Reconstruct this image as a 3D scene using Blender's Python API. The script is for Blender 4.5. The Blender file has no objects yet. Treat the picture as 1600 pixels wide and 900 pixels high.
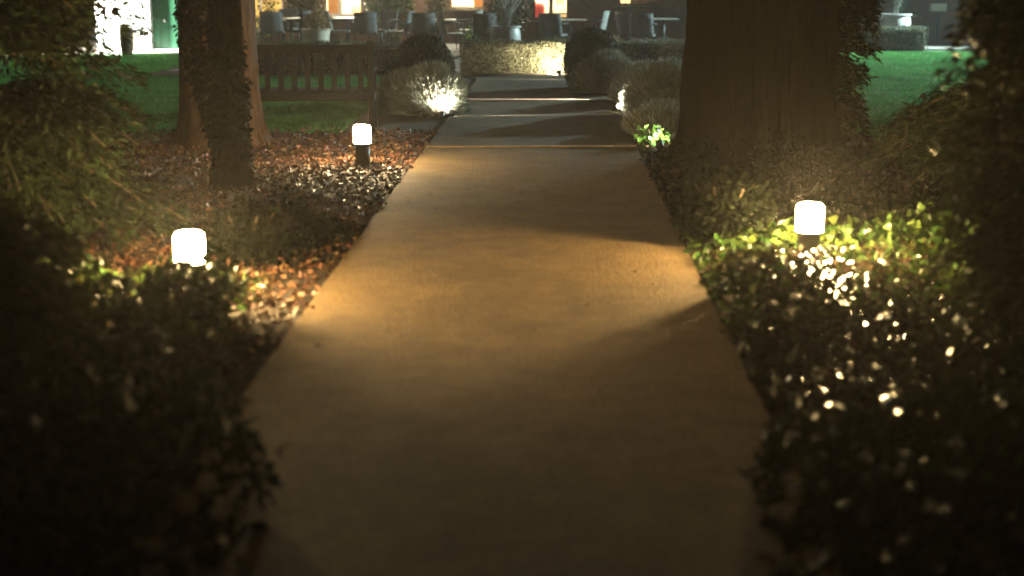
import bpy, bmesh, math, random
import numpy as np
from mathutils import Vector, Matrix, noise

R = math.radians
random.seed(7)
rng = np.random.default_rng(11)
scene = bpy.context.scene
col = scene.collection

# ------------------------------------------------------------------ camera
CAM_H = 1.6
FPX = 1600 * 50 / 36.0                    # focal length in pixels of the 1600 px wide photograph
PITCH = math.atan(488 / FPX)              # vanishing line of the ground lies 38 px above the frame
cam_d = bpy.data.cameras.new('camera')
cam = bpy.data.objects.new('camera', cam_d)
col.objects.link(cam)
cam.location = (0, 0, CAM_H)
cam.rotation_euler = (math.pi / 2 - PITCH, 0, 0)
cam_d.lens = 50
cam_d.sensor_width = 36
cam_d.clip_end = 1000
cam_d.dof.use_dof = True
cam_d.dof.focus_distance = 14.5
cam_d.dof.aperture_fstop = 1.3
scene.camera = cam

# ------------------------------------------------------------------ night sky
w = bpy.data.worlds.new('World')
scene.world = w
w.use_nodes = True
nt = w.node_tree
sky = nt.nodes.new('ShaderNodeTexSky')
sky.sky_type = 'NISHITA'
sky.sun_disc = False
sky.sun_elevation = R(-6)
sky.sun_rotation = R(200)
bg = nt.nodes['Background']
nt.links.new(sky.outputs[0], bg.inputs[0])
bg.inputs[1].default_value = 0.05

scene.view_settings.view_transform = 'Standard'
scene.view_settings.look = 'None'
scene.view_settings.exposure = 0
scene.view_settings.gamma = 1
scene.cycles.use_denoising = True
scene.cycles.max_bounces = 4
scene.cycles.diffuse_bounces = 2
scene.cycles.glossy_bounces = 2
scene.cycles.volume_bounces = 0
scene.cycles.sample_clamp_indirect = 4
scene.cycles.use_light_tree = True
scene.cycles.use_adaptive_sampling = True
scene.cycles.adaptive_threshold = 0.02

LAMP_RAD = 1900.0      # radiance of the bollard glass
K1, K2, K3 = 0.86, 0.48, 1.05
HAZE = 0.0015

# ------------------------------------------------------------------ helpers
def G(u, v, z=0.0):
    """photo pixel -> point on the horizontal plane z"""
    x = (u - 800) / FPX
    y = -(v - 450) / FPX
    d = Vector((x, math.cos(PITCH) + y * math.sin(PITCH), -math.sin(PITCH) + y * math.cos(PITCH)))
    t = (z - CAM_H) / d.z
    return Vector((d.x * t, d.y * t, z))

def P(u, v, Y):
    """photo pixel -> point on the upright plane at distance Y"""
    x = (u - 800) / FPX
    y = -(v - 450) / FPX
    d = Vector((x, math.cos(PITCH) + y * math.sin(PITCH), -math.sin(PITCH) + y * math.cos(PITCH)))
    t = Y / d.y
    return Vector((d.x * t, Y, CAM_H + d.z * t))

def PX(u, Y):
    """sideways position of pixel column u for a thing standing on the ground at distance Y"""
    zc = Y * math.cos(PITCH) + CAM_H * math.sin(PITCH)
    return (u - 800) / FPX * zc

MATS = {}
def mat(name, c, rough=0.7, var=0.25, scale=8.0, bump=0.0, bscale=60.0, spec=0.4, island=0.0, trans=0.0,
        metallic=0.0, c2=None, coords='Object', stretch=(1, 1, 1), hue=0.0, grain=0.0):
    if name in MATS:
        return MATS[name]
    m = bpy.data.materials.new(name)
    m.use_nodes = True
    n, l = m.node_tree.nodes, m.node_tree.links
    b = n['Principled BSDF']
    tc = n.new('ShaderNodeTexCoord')
    mp = n.new('ShaderNodeMapping')
    mp.inputs['Scale'].default_value = stretch
    l.new(tc.outputs[coords], mp.inputs[0])
    nz = n.new('ShaderNodeTexNoise')
    nz.inputs['Scale'].default_value = scale
    nz.inputs['Detail'].default_value = 6
    nz.inputs['Roughness'].default_value = 0.65
    l.new(mp.outputs[0], nz.inputs['Vector'])
    cr = n.new('ShaderNodeValToRGB')
    a = [x * (1 - var) for x in c]
    d = list(c2) if c2 else [min(1, x * (1 + var)) for x in c]
    cr.color_ramp.elements[0].color = (*a, 1)
    cr.color_ramp.elements[0].position = 0.3
    cr.color_ramp.elements[1].color = (*d, 1)
    cr.color_ramp.elements[1].position = 0.7
    l.new(nz.outputs['Fac'], cr.inputs[0])
    out = cr.outputs[0]
    if grain > 0:
        ng = n.new('ShaderNodeTexNoise'); ng.inputs['Scale'].default_value = 75; ng.inputs['Detail'].default_value = 3
        l.new(mp.outputs[0], ng.inputs['Vector'])
        nb_ = n.new('ShaderNodeTexNoise'); nb_.inputs['Scale'].default_value = 9; nb_.inputs['Detail'].default_value = 8; nb_.inputs['Roughness'].default_value = .7
        l.new(mp.outputs[0], nb_.inputs['Vector'])
        ad = n.new('ShaderNodeMath'); ad.operation = 'ADD'
        hf = n.new('ShaderNodeMath'); hf.operation = 'MULTIPLY_ADD'; hf.inputs[1].default_value = .45; hf.inputs[2].default_value = .275
        l.new(nb_.outputs['Fac'], hf.inputs[0])
        l.new(ng.outputs['Fac'], ad.inputs[0]); l.new(hf.outputs[0], ad.inputs[1])
        mg = n.new('ShaderNodeMapRange'); mg.inputs['From Min'].default_value = .75; mg.inputs['From Max'].default_value = 1.25
        mg.inputs['To Min'].default_value = 1 - grain; mg.inputs['To Max'].default_value = 1 + grain
        l.new(ad.outputs[0], mg.inputs[0])
        hg = n.new('ShaderNodeHueSaturation'); l.new(mg.outputs[0], hg.inputs['Value']); l.new(out, hg.inputs['Color'])
        out = hg.outputs[0]
    if island > 0:
        ge = n.new('ShaderNodeNewGeometry')
        hs = n.new('ShaderNodeHueSaturation')
        mr = n.new('ShaderNodeMapRange')
        mr.inputs['To Min'].default_value = 1 - island
        mr.inputs['To Max'].default_value = 1 + island
        l.new(ge.outputs['Random Per Island'], mr.inputs[0])
        l.new(mr.outputs[0], hs.inputs['Value'])
        if hue:
            ml = n.new('ShaderNodeMath'); ml.operation = 'MULTIPLY'; ml.inputs[1].default_value = 7.31
            fr = n.new('ShaderNodeMath'); fr.operation = 'FRACT'
            mh = n.new('ShaderNodeMapRange')
            mh.inputs['To Min'].default_value = 0.5 - hue
            mh.inputs['To Max'].default_value = 0.5 + hue
            l.new(ge.outputs['Random Per Island'], ml.inputs[0]); l.new(ml.outputs[0], fr.inputs[0])
            l.new(fr.outputs[0], mh.inputs[0]); l.new(mh.outputs[0], hs.inputs['Hue'])
        l.new(out, hs.inputs['Color'])
        out = hs.outputs[0]
    l.new(out, b.inputs['Base Color'])
    b.inputs['Roughness'].default_value = rough
    b.inputs['Specular IOR Level'].default_value = spec
    b.inputs['Metallic'].default_value = metallic
    if bump > 0:
        n2 = n.new('ShaderNodeTexNoise')
        n2.inputs['Scale'].default_value = bscale
        n2.inputs['Detail'].default_value = 5
        l.new(mp.outputs[0], n2.inputs['Vector'])
        bp = n.new('ShaderNodeBump')
        bp.inputs['Strength'].default_value = bump
        bp.inputs['Distance'].default_value = 0.02
        l.new(n2.outputs['Fac'], bp.inputs['Height'])
        l.new(bp.outputs[0], b.inputs['Normal'])
    if trans > 0:
        tr = n.new('ShaderNodeBsdfTranslucent')
        l.new(out, tr.inputs[0])
        mx = n.new('ShaderNodeMixShader')
        mx.inputs[0].default_value = trans
        l.new(b.outputs[0], mx.inputs[1])
        l.new(tr.outputs[0], mx.inputs[2])
        l.new(mx.outputs[0], n['Material Output'].inputs[0])
    MATS[name] = m
    return m

def emit(name, c, s):
    m = bpy.data.materials.new(name)
    m.use_nodes = True
    n, l = m.node_tree.nodes, m.node_tree.links
    n.remove(n['Principled BSDF'])
    e = n.new('ShaderNodeEmission')
    e.inputs[0].default_value = (*c, 1)
    e.inputs[1].default_value = s
    l.new(e.outputs[0], n['Material Output'].inputs[0])
    return m

def glass(name, tint=(0.9, 0.95, 0.95)):
    m = bpy.data.materials.new(name)
    m.use_nodes = True
    n, l = m.node_tree.nodes, m.node_tree.links
    n.remove(n['Principled BSDF'])
    t = n.new('ShaderNodeBsdfTransparent'); t.inputs[0].default_value = (*tint, 1)
    g = n.new('ShaderNodeBsdfGlossy'); g.inputs['Roughness'].default_value = 0.03
    f = n.new('ShaderNodeFresnel'); f.inputs[0].default_value = 1.45
    mx = n.new('ShaderNodeMixShader')
    l.new(f.outputs[0], mx.inputs[0]); l.new(t.outputs[0], mx.inputs[1]); l.new(g.outputs[0], mx.inputs[2])
    l.new(mx.outputs[0], n['Material Output'].inputs[0])
    return m

def tag(o, label=None, cat=None, group=None, kind=None):
    if label: o['label'] = label
    if cat: o['category'] = cat
    if group: o['group'] = group
    if kind: o['kind'] = kind
    return o

def empty(name, loc, rz=0.0):
    o = bpy.data.objects.new(name, None)
    o.empty_display_size = 0.1
    col.objects.link(o)
    o.location = loc
    o.rotation_euler = (0, 0, rz)
    return o

def link_mesh(name, me, m=None, parent=None):
    o = bpy.data.objects.new(name, me)
    col.objects.link(o)
    if m: me.materials.append(m)
    if parent: o.parent = parent
    return o

def npmesh(name, V, F, m=None, parent=None, smooth=False):
    """V (n,3), F (k,c) arrays, all faces of c corners"""
    V = np.asarray(V, np.float32); F = np.asarray(F, np.int32)
    me = bpy.data.meshes.new(name)
    me.vertices.add(len(V)); me.vertices.foreach_set('co', V.ravel())
    k, c = F.shape
    me.loops.add(k * c); me.loops.foreach_set('vertex_index', F.ravel())
    me.polygons.add(k)
    me.polygons.foreach_set('loop_start', np.arange(0, k * c, c, dtype=np.int32))
    if smooth: me.polygons.foreach_set('use_smooth', np.ones(k, bool))
    me.update(calc_edges=True)
    me.validate()
    return link_mesh(name, me, m, parent)

class MB:
    def __init__(s): s.bm = bmesh.new()
    def box(s, c, size, rot=None, bevel=0.0):
        r = bmesh.ops.create_cube(s.bm, size=1)
        M = Matrix.Translation(c) @ (rot.to_4x4() if rot else Matrix.Identity(4)) @ Matrix.Diagonal((*size, 1))
        bmesh.ops.transform(s.bm, matrix=M, verts=r['verts'])
        if bevel > 0:
            es = list({e for v in r['verts'] for e in v.link_edges})
            bmesh.ops.bevel(s.bm, geom=es, offset=bevel, segments=1, affect='EDGES', clamp_overlap=True)
        return s
    def bar(s, a, b, wx, wy, bevel=0.0):
        a = Vector(a); b = Vector(b); d = b - a
        q = d.to_track_quat('Z', 'Y')
        return s.box((a + b) / 2, (wx, wy, d.length), q.to_matrix(), bevel)
    def tube(s, pts, rad, seg=10, cap=True):
        pts = [Vector(p) for p in pts]
        rs = rad if isinstance(rad, (list, tuple)) else [rad] * len(pts)
        rings = []
        for i, p in enumerate(pts):
            d = (pts[min(i + 1, len(pts) - 1)] - pts[max(i - 1, 0)]).normalized()
            q = d.to_track_quat('Z', 'Y')
            rings.append([s.bm.verts.new(p + q @ Vector((rs[i] * math.cos(2 * math.pi * k / seg), rs[i] * math.sin(2 * math.pi * k / seg), 0))) for k in range(seg)])
        for A, B in zip(rings, rings[1:]):
            for k in range(seg):
                f = s.bm.faces.new((A[k], A[(k + 1) % seg], B[(k + 1) % seg], B[k])); f.smooth = True
        if cap:
            s.bm.faces.new(rings[0][::-1]); s.bm.faces.new(rings[-1])
        return s
    def lathe(s, prof, seg=32, c=(0, 0, 0), smooth=True):
        rings = []
        for r, z in prof:
            rings.append([s.bm.verts.new((c[0] + max(r, 1e-4) * math.cos(2 * math.pi * k / seg), c[1] + max(r, 1e-4) * math.sin(2 * math.pi * k / seg), c[2] + z)) for k in range(seg)])
        for A, B in zip(rings, rings[1:]):
            for k in range(seg):
                f = s.bm.faces.new((A[k], A[(k + 1) % seg], B[(k + 1) % seg], B[k])); f.smooth = smooth
        return s
    def build(s, name, m, parent=None, smooth_angle=None):
        me = bpy.data.meshes.new(name)
        bmesh.ops.recalc_face_normals(s.bm, faces=s.bm.faces)
        s.bm.to_mesh(me); s.bm.free()
        return link_mesh(name, me, m, parent)

def copy_tree(o, parent=None):
    c = o.copy(); col.objects.link(c); c.parent = parent
    for ch in o.children:
        copy_tree(ch, c)
    return c

def unit(a):
    return a / (np.linalg.norm(a, axis=1, keepdims=True) + 1e-9)

def leaves(pos, axis, nrm, size, width=0.5, fold=0.15, shape='leaf'):
    """leaf faces: pos base points, axis long direction, nrm approximate face normal; all (n,3); size (n,)"""
    n = len(pos)
    ax = unit(np.asarray(axis, float)); nr = np.asarray(nrm, float)
    side = unit(np.cross(ax, nr)); up = np.cross(side, ax)
    if shape == 'leaf':      # five corners, four triangles round a midrib point
        tpl = [(0, 0, 0), (0.42, -0.5, 0.5), (1, 0, -0.35), (0.42, 0.5, 0.5), (0.45, 0, 0)]
        fc = [(0, 1, 4), (1, 2, 4), (2, 3, 4), (3, 0, 4)]
    elif shape == 'lobed':   # ivy: three points
        tpl = [(0, 0, 0), (0.05, -0.5, 0.25), (0.5, -0.32, 0.3), (1, 0, -0.3), (0.5, 0.32, 0.3), (0.05, 0.5, 0.25), (0.4, 0, 0)]
        fc = [(0, 1, 6), (1, 2, 6), (2, 3, 6), (3, 4, 6), (4, 5, 6), (5, 0, 6)]
    elif shape == 'blade':
        tpl = [(0, -0.5, 0), (0, 0.5, 0), (1, 0, 0)]
        fc = [(0, 1, 2)]
    elif shape == 'spike':
        tpl = [(0, -0.3, 0), (0.55, -0.5, 0.2), (1, 0, 0), (0.55, 0.5, 0.2), (0, 0.3, 0)]
        fc = [(0, 1, 3), (0, 3, 4), (1, 2, 3)]
    k = len(tpl)
    sz = np.asarray(size, float)[:, None]
    wd = (np.asarray(width, float) if np.ndim(width) else np.full(n, width))[:, None]
    V = np.zeros((n, k, 3))
    for i, (a, b, c) in enumerate(tpl):
        V[:, i] = pos + ax * a * sz + side * b * wd * sz + up * c * fold * sz
    F = (np.arange(n)[:, None, None] * k + np.array(fc)[None]).reshape(-1, 3)
    return V.reshape(-1, 3), F

def rdir(n, up=0.0, spread=1.0):
    d = unit(rng.normal(size=(n, 3))) * spread
    d[:, 2] += up
    return unit(d)

def blob(name, c, r, m, parent, seed=0, amp=0.12, sub=3, flat=None):
    """uneven solid ball, the woody inside of a bush"""
    bm = bmesh.new()
    bmesh.ops.create_icosphere(bm, subdivisions=sub, radius=1)
    for v in bm.verts:
        k = 1 + amp * noise.noise(v.co * 2.3 + Vector((seed, seed * 1.7, 0))) * 2
        v.co = Vector((v.co.x * r[0] * k, v.co.y * r[1] * k, v.co.z * r[2] * k)) + Vector(c)
        if v.co.z < 0: v.co.z = 0.0
    for f in bm.faces: f.smooth = True
    me = bpy.data.meshes.new(name); bm.to_mesh(me); bm.free()
    return link_mesh(name, me, m, parent)

# ------------------------------------------------------------------ materials
M_soil = mat('soil', (0.03, 0.022, 0.015), 0.95, 0.4, 12, 0.6, 60)
M_conc = mat('path_concrete', (0.155, 0.103, 0.042), 0.8, 0.22, 2.6, 1.0, 80, spec=0.3, grain=0.65)
M_tar = mat('path_tarmac', (0.11, 0.085, 0.055), 0.85, 0.25, 3, 0.6, 90, spec=0.25, grain=0.5)
M_lawn = mat('lawn_turf', (0.035, 0.075, 0.022), 0.9, 0.35, 6, 0.5, 90, spec=0.1)
M_grass = mat('grass_blades', (0.065, 0.25, 0.055), 0.7, 0.4, 1.1, island=0.35, trans=0.25, spec=0.15)
M_litter = mat('fallen_leaf', (0.085, 0.04, 0.02), 0.5, 0.4, 5, island=0.7, hue=0.03, spec=0.25)
M_ivy = mat('ivy_leaf', (0.034, 0.06, 0.013), 0.25, 0.3, 6, island=0.55, hue=0.04, trans=0.22, spec=0.5)
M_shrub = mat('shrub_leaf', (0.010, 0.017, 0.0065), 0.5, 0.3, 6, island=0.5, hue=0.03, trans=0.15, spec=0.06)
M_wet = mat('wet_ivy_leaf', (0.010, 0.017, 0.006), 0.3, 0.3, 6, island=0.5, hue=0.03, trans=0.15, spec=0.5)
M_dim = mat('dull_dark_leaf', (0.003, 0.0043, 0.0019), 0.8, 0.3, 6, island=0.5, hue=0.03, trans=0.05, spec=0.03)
M_yew = mat('conifer_leaf', (0.014, 0.022, 0.008), 0.5, 0.3, 3, island=0.5, hue=0.03, trans=0.2, spec=0.25)
M_yew2 = mat('dark_conifer_leaf', (0.016, 0.026, 0.009), 0.55, 0.3, 3, island=0.5, hue=0.03, trans=0.15, spec=0.2)
M_box = mat('hedge_leaf', (0.11, 0.11, 0.06), 0.6, 0.25, 5, island=0.3, hue=0.02, trans=0.2, spec=0.3)
M_dome = mat('topiary_leaf', (0.02, 0.03, 0.012), 0.55, 0.25, 5, island=0.5, trans=0.1, spec=0.2)
M_lav = mat('lavender_leaf', (0.25, 0.27, 0.215), 0.7, 0.25, 4, island=0.45, hue=0.02, trans=0.15, spec=0.15)
M_core = mat('twiggy_inside', (0.018, 0.016, 0.009), 0.95, 0.4, 14, 0.8, 40, spec=0.05)
M_stem = mat('stem', (0.09, 0.065, 0.04), 0.8, 0.3, 10)
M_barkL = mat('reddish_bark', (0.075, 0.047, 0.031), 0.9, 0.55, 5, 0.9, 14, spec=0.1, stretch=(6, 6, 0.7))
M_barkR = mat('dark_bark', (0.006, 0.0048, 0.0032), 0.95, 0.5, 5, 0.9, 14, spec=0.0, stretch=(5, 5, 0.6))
M_post = mat('bollard_metal', (0.09, 0.08, 0.07), 0.5, 0.15, 20, metallic=0.3)
M_bench = mat('weathered_teak', (0.013, 0.013, 0.012), 0.9, 0.35, 6, 0.4, 60, spec=0.2, stretch=(2, 12, 12))
M_chair = mat('woven_grey', (0.10, 0.10, 0.105), 0.65, 0.2, 40, 0.4, 200, spec=0.3)
M_chair2 = mat('woven_pale_grey', (0.20, 0.20, 0.19), 0.65, 0.2, 40, 0.4, 200, spec=0.3)
M_leg = mat('dark_metal', (0.04, 0.04, 0.042), 0.45, 0.1, 20, metallic=0.4)
M_table = mat('table_stone', (0.42, 0.40, 0.36), 0.5, 0.15, 20)
M_pot = mat('glazed_pot', (0.36, 0.34, 0.32), 0.4, 0.15, 6, 0.2, 20, spec=0.4)
M_potc = mat('cream_planter', (0.50, 0.44, 0.34), 0.7, 0.15, 8, 0.2, 30)
M_brick = mat('house_brick', (0.17, 0.095, 0.068), 0.85, 0.3, 9, 0.5, 40)
M_white = mat('white_paint', (0.8, 0.8, 0.78), 0.5, 0.04, 5)
M_cream = mat('cream_wall', (0.72, 0.62, 0.42), 0.8, 0.06, 5)
M_orange = mat('orange_curtain', (0.75, 0.36, 0.14), 0.85, 0.15, 7)
M_red = mat('red_fabric', (0.5, 0.05, 0.04), 0.8, 0.2, 9)
M_door = mat('green_door_paint', (0.004, 0.05, 0.022), 0.45, 0.06, 4, spec=0.5)
M_brass = mat('bright_metal', (0.75, 0.72, 0.62), 0.25, 0.05, 9, metallic=1.0)
M_roof = mat('roof_slate', (0.07, 0.065, 0.065), 0.8, 0.25, 6)
M_patio = mat('patio_paving', (0.17, 0.15, 0.13), 0.85, 0.25, 2.5, 0.4, 60)
M_flower = mat('white_petal', (0.8, 0.78, 0.7), 0.6, 0.1, 9, trans=0.2)
M_glass = glass('window_glass')

# ------------------------------------------------------------------ path edges (from the photograph)
def path_l(d):   # sideways position of the left / right edge at distance d
    a = G(400, 598); b = G(665, 235)
    return a.x + (b.x - a.x) * (d - a.y) / (b.y - a.y)
def path_r(d):
    a = G(1184, 628); b = G(995, 235)
    return a.x + (b.x - a.x) * (d - a.y) / (b.y - a.y)
D_JOINT = G(800, 235).y      # where concrete gives way to tarmac
D_END = G(800, 117).y        # foot of the hedge that closes the path

# ------------------------------------------------------------------ ground
def sheet(name, poly, z, m, kind='structure'):
    me = bpy.data.meshes.new(name)
    me.from_pydata([(x, y, z) for x, y in poly], [], [tuple(range(len(poly)))])
    return tag(link_mesh(name, me, m), kind=kind)

sheet('ground', [(-90, -40), (90, -40), (90, 110), (-90, 110)], 0.0, M_soil)
D_LAWN = 14.7
sheet('lawn', [(-40, D_LAWN), (-2.2, D_LAWN), (-1.55, 15.4), (-1.4, 23.2), (-40, 23.9)], 0.012, M_lawn)
sheet('lawn', [(-40, 23.9), (-6.0, 23.6), (-5.6, 29.6), (-40, 29.6)], 0.012, M_lawn)
sheet('lawn', [(2.3, 13.8), (40, 12.6), (40, 31.4), (9.5, 31.4), (5.5, 30.6), (2.9, 26.6), (2.2, 22)], 0.012, M_lawn)

def slab(name, outline, z0, z1, m):
    mb = MB()
    top = [mb.bm.verts.new((x, y, z1)) for x, y in outline]
    bot = [mb.bm.verts.new((x, y, z0)) for x, y in outline]
    mb.bm.faces.new(top)
    n = len(outline)
    for i in range(n):
        mb.bm.faces.new((top[i], bot[i], bot[(i + 1) % n], top[(i + 1) % n]))
    return tag(mb.build(name, m), kind='structure')

def wob(d, s): return 0.012 * noise.noise(Vector((d * 2.1, s, 0)))
ds = [1.2 + (D_JOINT - 1.2) * i / 40 for i in range(41)]
slab('path', [(path_l(d) + wob(d, 1), d) for d in ds] + [(path_r(d) + wob(d, 5), d) for d in ds[::-1]], -0.05, 0.028, M_conc)
ds = [D_JOINT + 0.07 + (D_END - 1.2 - D_JOINT - 0.07) * i / 20 for i in range(21)]
far_l = [(path_l(d) + wob(d, 2), d) for d in ds] + [(path_l(D_END - 1.2) - 0.25, D_END - 0.6), (-1.3, D_END + 0.1)]
far_r = [(path_r(d) + wob(d, 7), d) for d in ds] + [(path_r(D_END - 1.2) + 0.2, D_END - 0.7), (1.6, D_END - 0.1), (1.7, D_END + 0.7)]
slab('path', far_l + far_r[::-1], -0.05, 0.024, M_tar)
# a pale edging strip across the joint
slab('path_edging', [(path_l(D_JOINT), D_JOINT + 0.004), (path_r(D_JOINT), D_JOINT + 0.004), (path_r(D_JOINT), D_JOINT + 0.066), (path_l(D_JOINT), D_JOINT + 0.066)], -0.05, 0.04, M_conc)
sheet('patio', [(-5.9, 24.4), (-1.5, 24.0), (1.75, 23.6), (2.6, 26.0), (5.2, 31.0), (9.5, 31.8), (16, 32), (16, 35.0), (-8.6, 35.0), (-8.6, 30.2), (-5.3, 30.0)], 0.02, M_patio)

# ------------------------------------------------------------------ bollard lights
def bollard(label, pos, colr, k=1.0):
    t = empty('bollard_light', pos)
    tag(t, label, 'light', 'bollard lights beside the path')
    MB().lathe([(0.0, 0.012), (0.088, 0.012), (0.092, 0.006), (0.092, -0.02), (0, -0.02)], 32).build('base_plate', M_post, t)
    MB().lathe([(0.0, 0.0), (0.062, 0.0), (0.062, 0.196), (0.0, 0.196)], 32).build('post', M_post, t)
    MB().lathe([(0.0, 0.196), (0.078, 0.196), (0.082, 0.200), (0.082, 0.208), (0.078, 0.212), (0.0, 0.212)], 32).build('collar', M_post, t)
    gm = emit('lamp_glass_' + str(round(pos[0], 1)), colr, LAMP_RAD * k)
    MB().lathe([(0.0, 0.212), (0.070, 0.212), (0.072, 0.22), (0.072, 0.338), (0.069, 0.349), (0.060, 0.358), (0.04, 0.363), (0.0, 0.365)], 32).build('lamp_glass', gm, t)
    for z in (0.245, 0.28, 0.315):
        MB().lathe([(0.0735, z - 0.003), (0.083, z - 0.005), (0.083, z - 0.001), (0.0735, z + 0.003), (0.0735, z - 0.003)], 32).build('louvre_ring', M_brass, t)
    MB().lathe([(0.0, 0.3655), (0.012, 0.3655), (0.012, 0.372), (0.0, 0.374)], 16).build('finial', M_brass, t)
    return t

WARM = (1.0, 0.67, 0.27)
L1 = G(300, 474); L2 = G(567, 262); L3 = G(1262, 418)
bollard('glowing bollard light among dark leaves left of the path, nearest the camera', L1, WARM, K1)
bollard('glowing bollard light with its grey post in view on reddish leaf litter', L2, (1.0, 0.72, 0.37), K2)
bollard('glowing bollard light in bright green ivy right of the path', L3, WARM, K3)

# ------------------------------------------------------------------ garden spotlights
def spot(label, pos, target, power, colr, size=60, blend=0.4, hz=.06, rad=0.02):
    t = empty('garden_spotlight', pos)
    tag(t, label, 'spotlight', 'small spotlights hidden in the planting')
    MB().tube([(0, 0, -0.1), (0, 0, hz - .03)], [0.004, 0.012], 8).build('spike', M_leg, t)
    d = (Vector(target) - Vector(pos)).normalized()
    q = d.to_track_quat('-Z', 'Y')
    h = MB().lathe([(0.0, 0.05), (0.025, 0.05), (0.032, 0.03), (0.034, -0.03), (0.030, -0.03), (0.028, -0.012), (0, -0.012)], 20).build('housing', M_leg, t)
    h.location = (0, 0, hz); h.rotation_euler = q.to_euler()
    ln = MB().lathe([(0.0, -0.014), (0.027, -0.014), (0.027, -0.018), (0.0, -0.018)], 20).build('lens', emit('spot_lens', colr, 60), h)
    ld = bpy.data.lights.new('spot_lamp', 'SPOT')
    ld.energy = power; ld.color = colr; ld.spot_size = R(size); ld.spot_blend = blend; ld.shadow_soft_size = rad
    lo = bpy.data.objects.new('spot_lamp', ld); col.objects.link(lo)
    lo.parent = h; lo.location = (0, 0, -0.035)
    return t

S_left = G(690, 187); S_hedge = G(858, 119); S_right = G(948, 158); S_plant = G(1006, 238)
spot('spotlight glowing at the foot of the grey bush left of the path', (S_left.x, S_left.y, 0), (S_left.x + 0.06, S_left.y + 0.32, 0.5), 220, (1, 0.9, 0.72), 150, 1.0)
spot('spotlight against the clipped hedge that closes the path', (S_hedge.x + 0.16, S_hedge.y - 0.13, 0), (S_hedge.x + 0.0, S_hedge.y + 0.5, 0.5), 700, (1, 0.86, 0.62), 165, 1.0)
spot('spotlight throwing a beam across the dark path from under lavender', (S_right.x + 0.1, S_right.y, 0), (S_right.x - 3.0, S_right.y + 0.02, -0.10), 9000, (1, 0.88, 0.68), 9, 0.8)
spot('spotlight beside the small bright leafy plant right of the path joint', (S_plant.x + 0.35, D_JOINT + 0.03, 0), (S_plant.x - 3.0, D_JOINT + 0.035, 0.0), 1500, (1, 0.84, 0.6), 6, 0.9)
spot('spotlight throwing a beam across the path from the grey bush', (S_left.x + 0.1, S_left.y + 0.15, 0), (S_left.x + 3.0, S_left.y + 0.6, -0.10), 900, (1, 0.9, 0.7), 9, 0.8)
spot('spotlight low among the farther right lavender bushes', (G(915, 127).x + .05, G(915, 127).y, 0), (-1.5, G(915, 127).y + 0.2, -0.10), 900, (1, 0.9, 0.7), 9, 0.8)

spot('added second spotlight lighting the small bright leafy plant from below', (S_plant.x + .16, D_JOINT - .02, 0), (S_plant.x + .12, D_JOINT + .3, .25), 38, (1, .9, .7), 140, 1.0)  # second lamp, added beside the beam lamp to brighten this plant
spot('added spotlight brightening the lavender bush before the dark trunk', (path_r(17.0) - .03, 17.0, 0), (PX(1030, 17), 16.7, .4), 420, (1, .86, .66), 140, 1.0)  # extra wide lamp added to brighten the lavender

# ------------------------------------------------------------------ trees
def trunk_mesh(name, m, parent, h, rbase, rtop, flare, seed, seg=96, rings=70, ridge=0.05, lean=(0, 0)):
    V = []; F = []
    for i in range(rings + 1):
        z = -0.1 + (h + 0.1) * (i / rings) ** 1.6
        r0 = rtop + (rbase - rtop) * max(0, 1 - z / h)
        fl = flare * math.exp(-max(z, 0) / 0.22)
        for k in range(seg):
            a = 2 * math.pi * k / seg
            ca, sa = math.cos(a), math.sin(a)
            rt = max(0.0, noise.noise(Vector((ca * 1.7 + seed, sa * 1.7, z * 0.25)))) * 1.6
            r = r0 + fl * (0.55 + rt)
            r += ridge * r0 * (abs(noise.noise(Vector((ca * 9 + seed, sa * 9, z * 0.8)))) * 2 - 0.6)
            r += ridge * 0.5 * r0 * noise.noise(Vector((ca * 26, sa * 26 + seed, z * 1.9)))
            V.append((ca * r + lean[0] * z, sa * r + lean[1] * z, z))
    for i in range(rings):
        for k in range(seg):
            F.append((i * seg + k, i * seg + (k + 1) % seg, (i + 1) * seg + (k + 1) % seg, (i + 1) * seg + k))
    return npmesh(name, V, F, m, parent, True)

def crown(parent, zc, rad, hgt, n, m, size):
    p = unit(rng.normal(size=(n, 3))) * rng.uniform(0.55, 1, size=(n, 1)) * np.array([rad, rad, hgt])
    p[:, 2] += zc
    V, F = leaves(p, rdir(n, -0.4), rdir(n, 0.8), rng.uniform(0.6, 1.3, n) * size, 0.35)
    return npmesh('crown', V, F, m, parent)

def limbs(parent, z0, z1, n, ln, r, m):
    for i in range(n):
        a = 2.4 * i + 0.5
        z = z0 + (z1 - z0) * i / max(1, n - 1)
        d = Vector((math.cos(a), math.sin(a), 0))
        MB().tube([d * 0.1 + Vector((0, 0, z)), d * ln * .5 + Vector((0, 0, z + .25)), d * ln + Vector((0, 0, z + .3))], [r, r * .7, r * .25], 8).build('limb', m, parent)

tl = empty('redwood_tree', (PX(347, 13.75), 13.75, 0))
tag(tl, 'broad tree trunk with reddish fibrous bark in front of the wooden bench', 'tree')
trunk_mesh('trunk', M_barkL, tl, 5.5, 0.37, 0.33, 0.2, 3.1)
limbs(tl, 2.6, 5.2, 7, 2.2, 0.07, M_barkL)
crown(tl, 5.2, 2.6, 1.8, 5000, M_yew, 0.16)

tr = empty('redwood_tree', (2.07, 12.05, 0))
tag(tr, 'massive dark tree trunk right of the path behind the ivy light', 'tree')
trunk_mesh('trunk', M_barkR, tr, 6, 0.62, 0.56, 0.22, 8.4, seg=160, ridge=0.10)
limbs(tr, 2.8, 5.6, 7, 2.4, 0.09, M_barkR)
crown(tr, 5.8, 2.8, 1.8, 5000, M_yew, 0.16)

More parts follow.
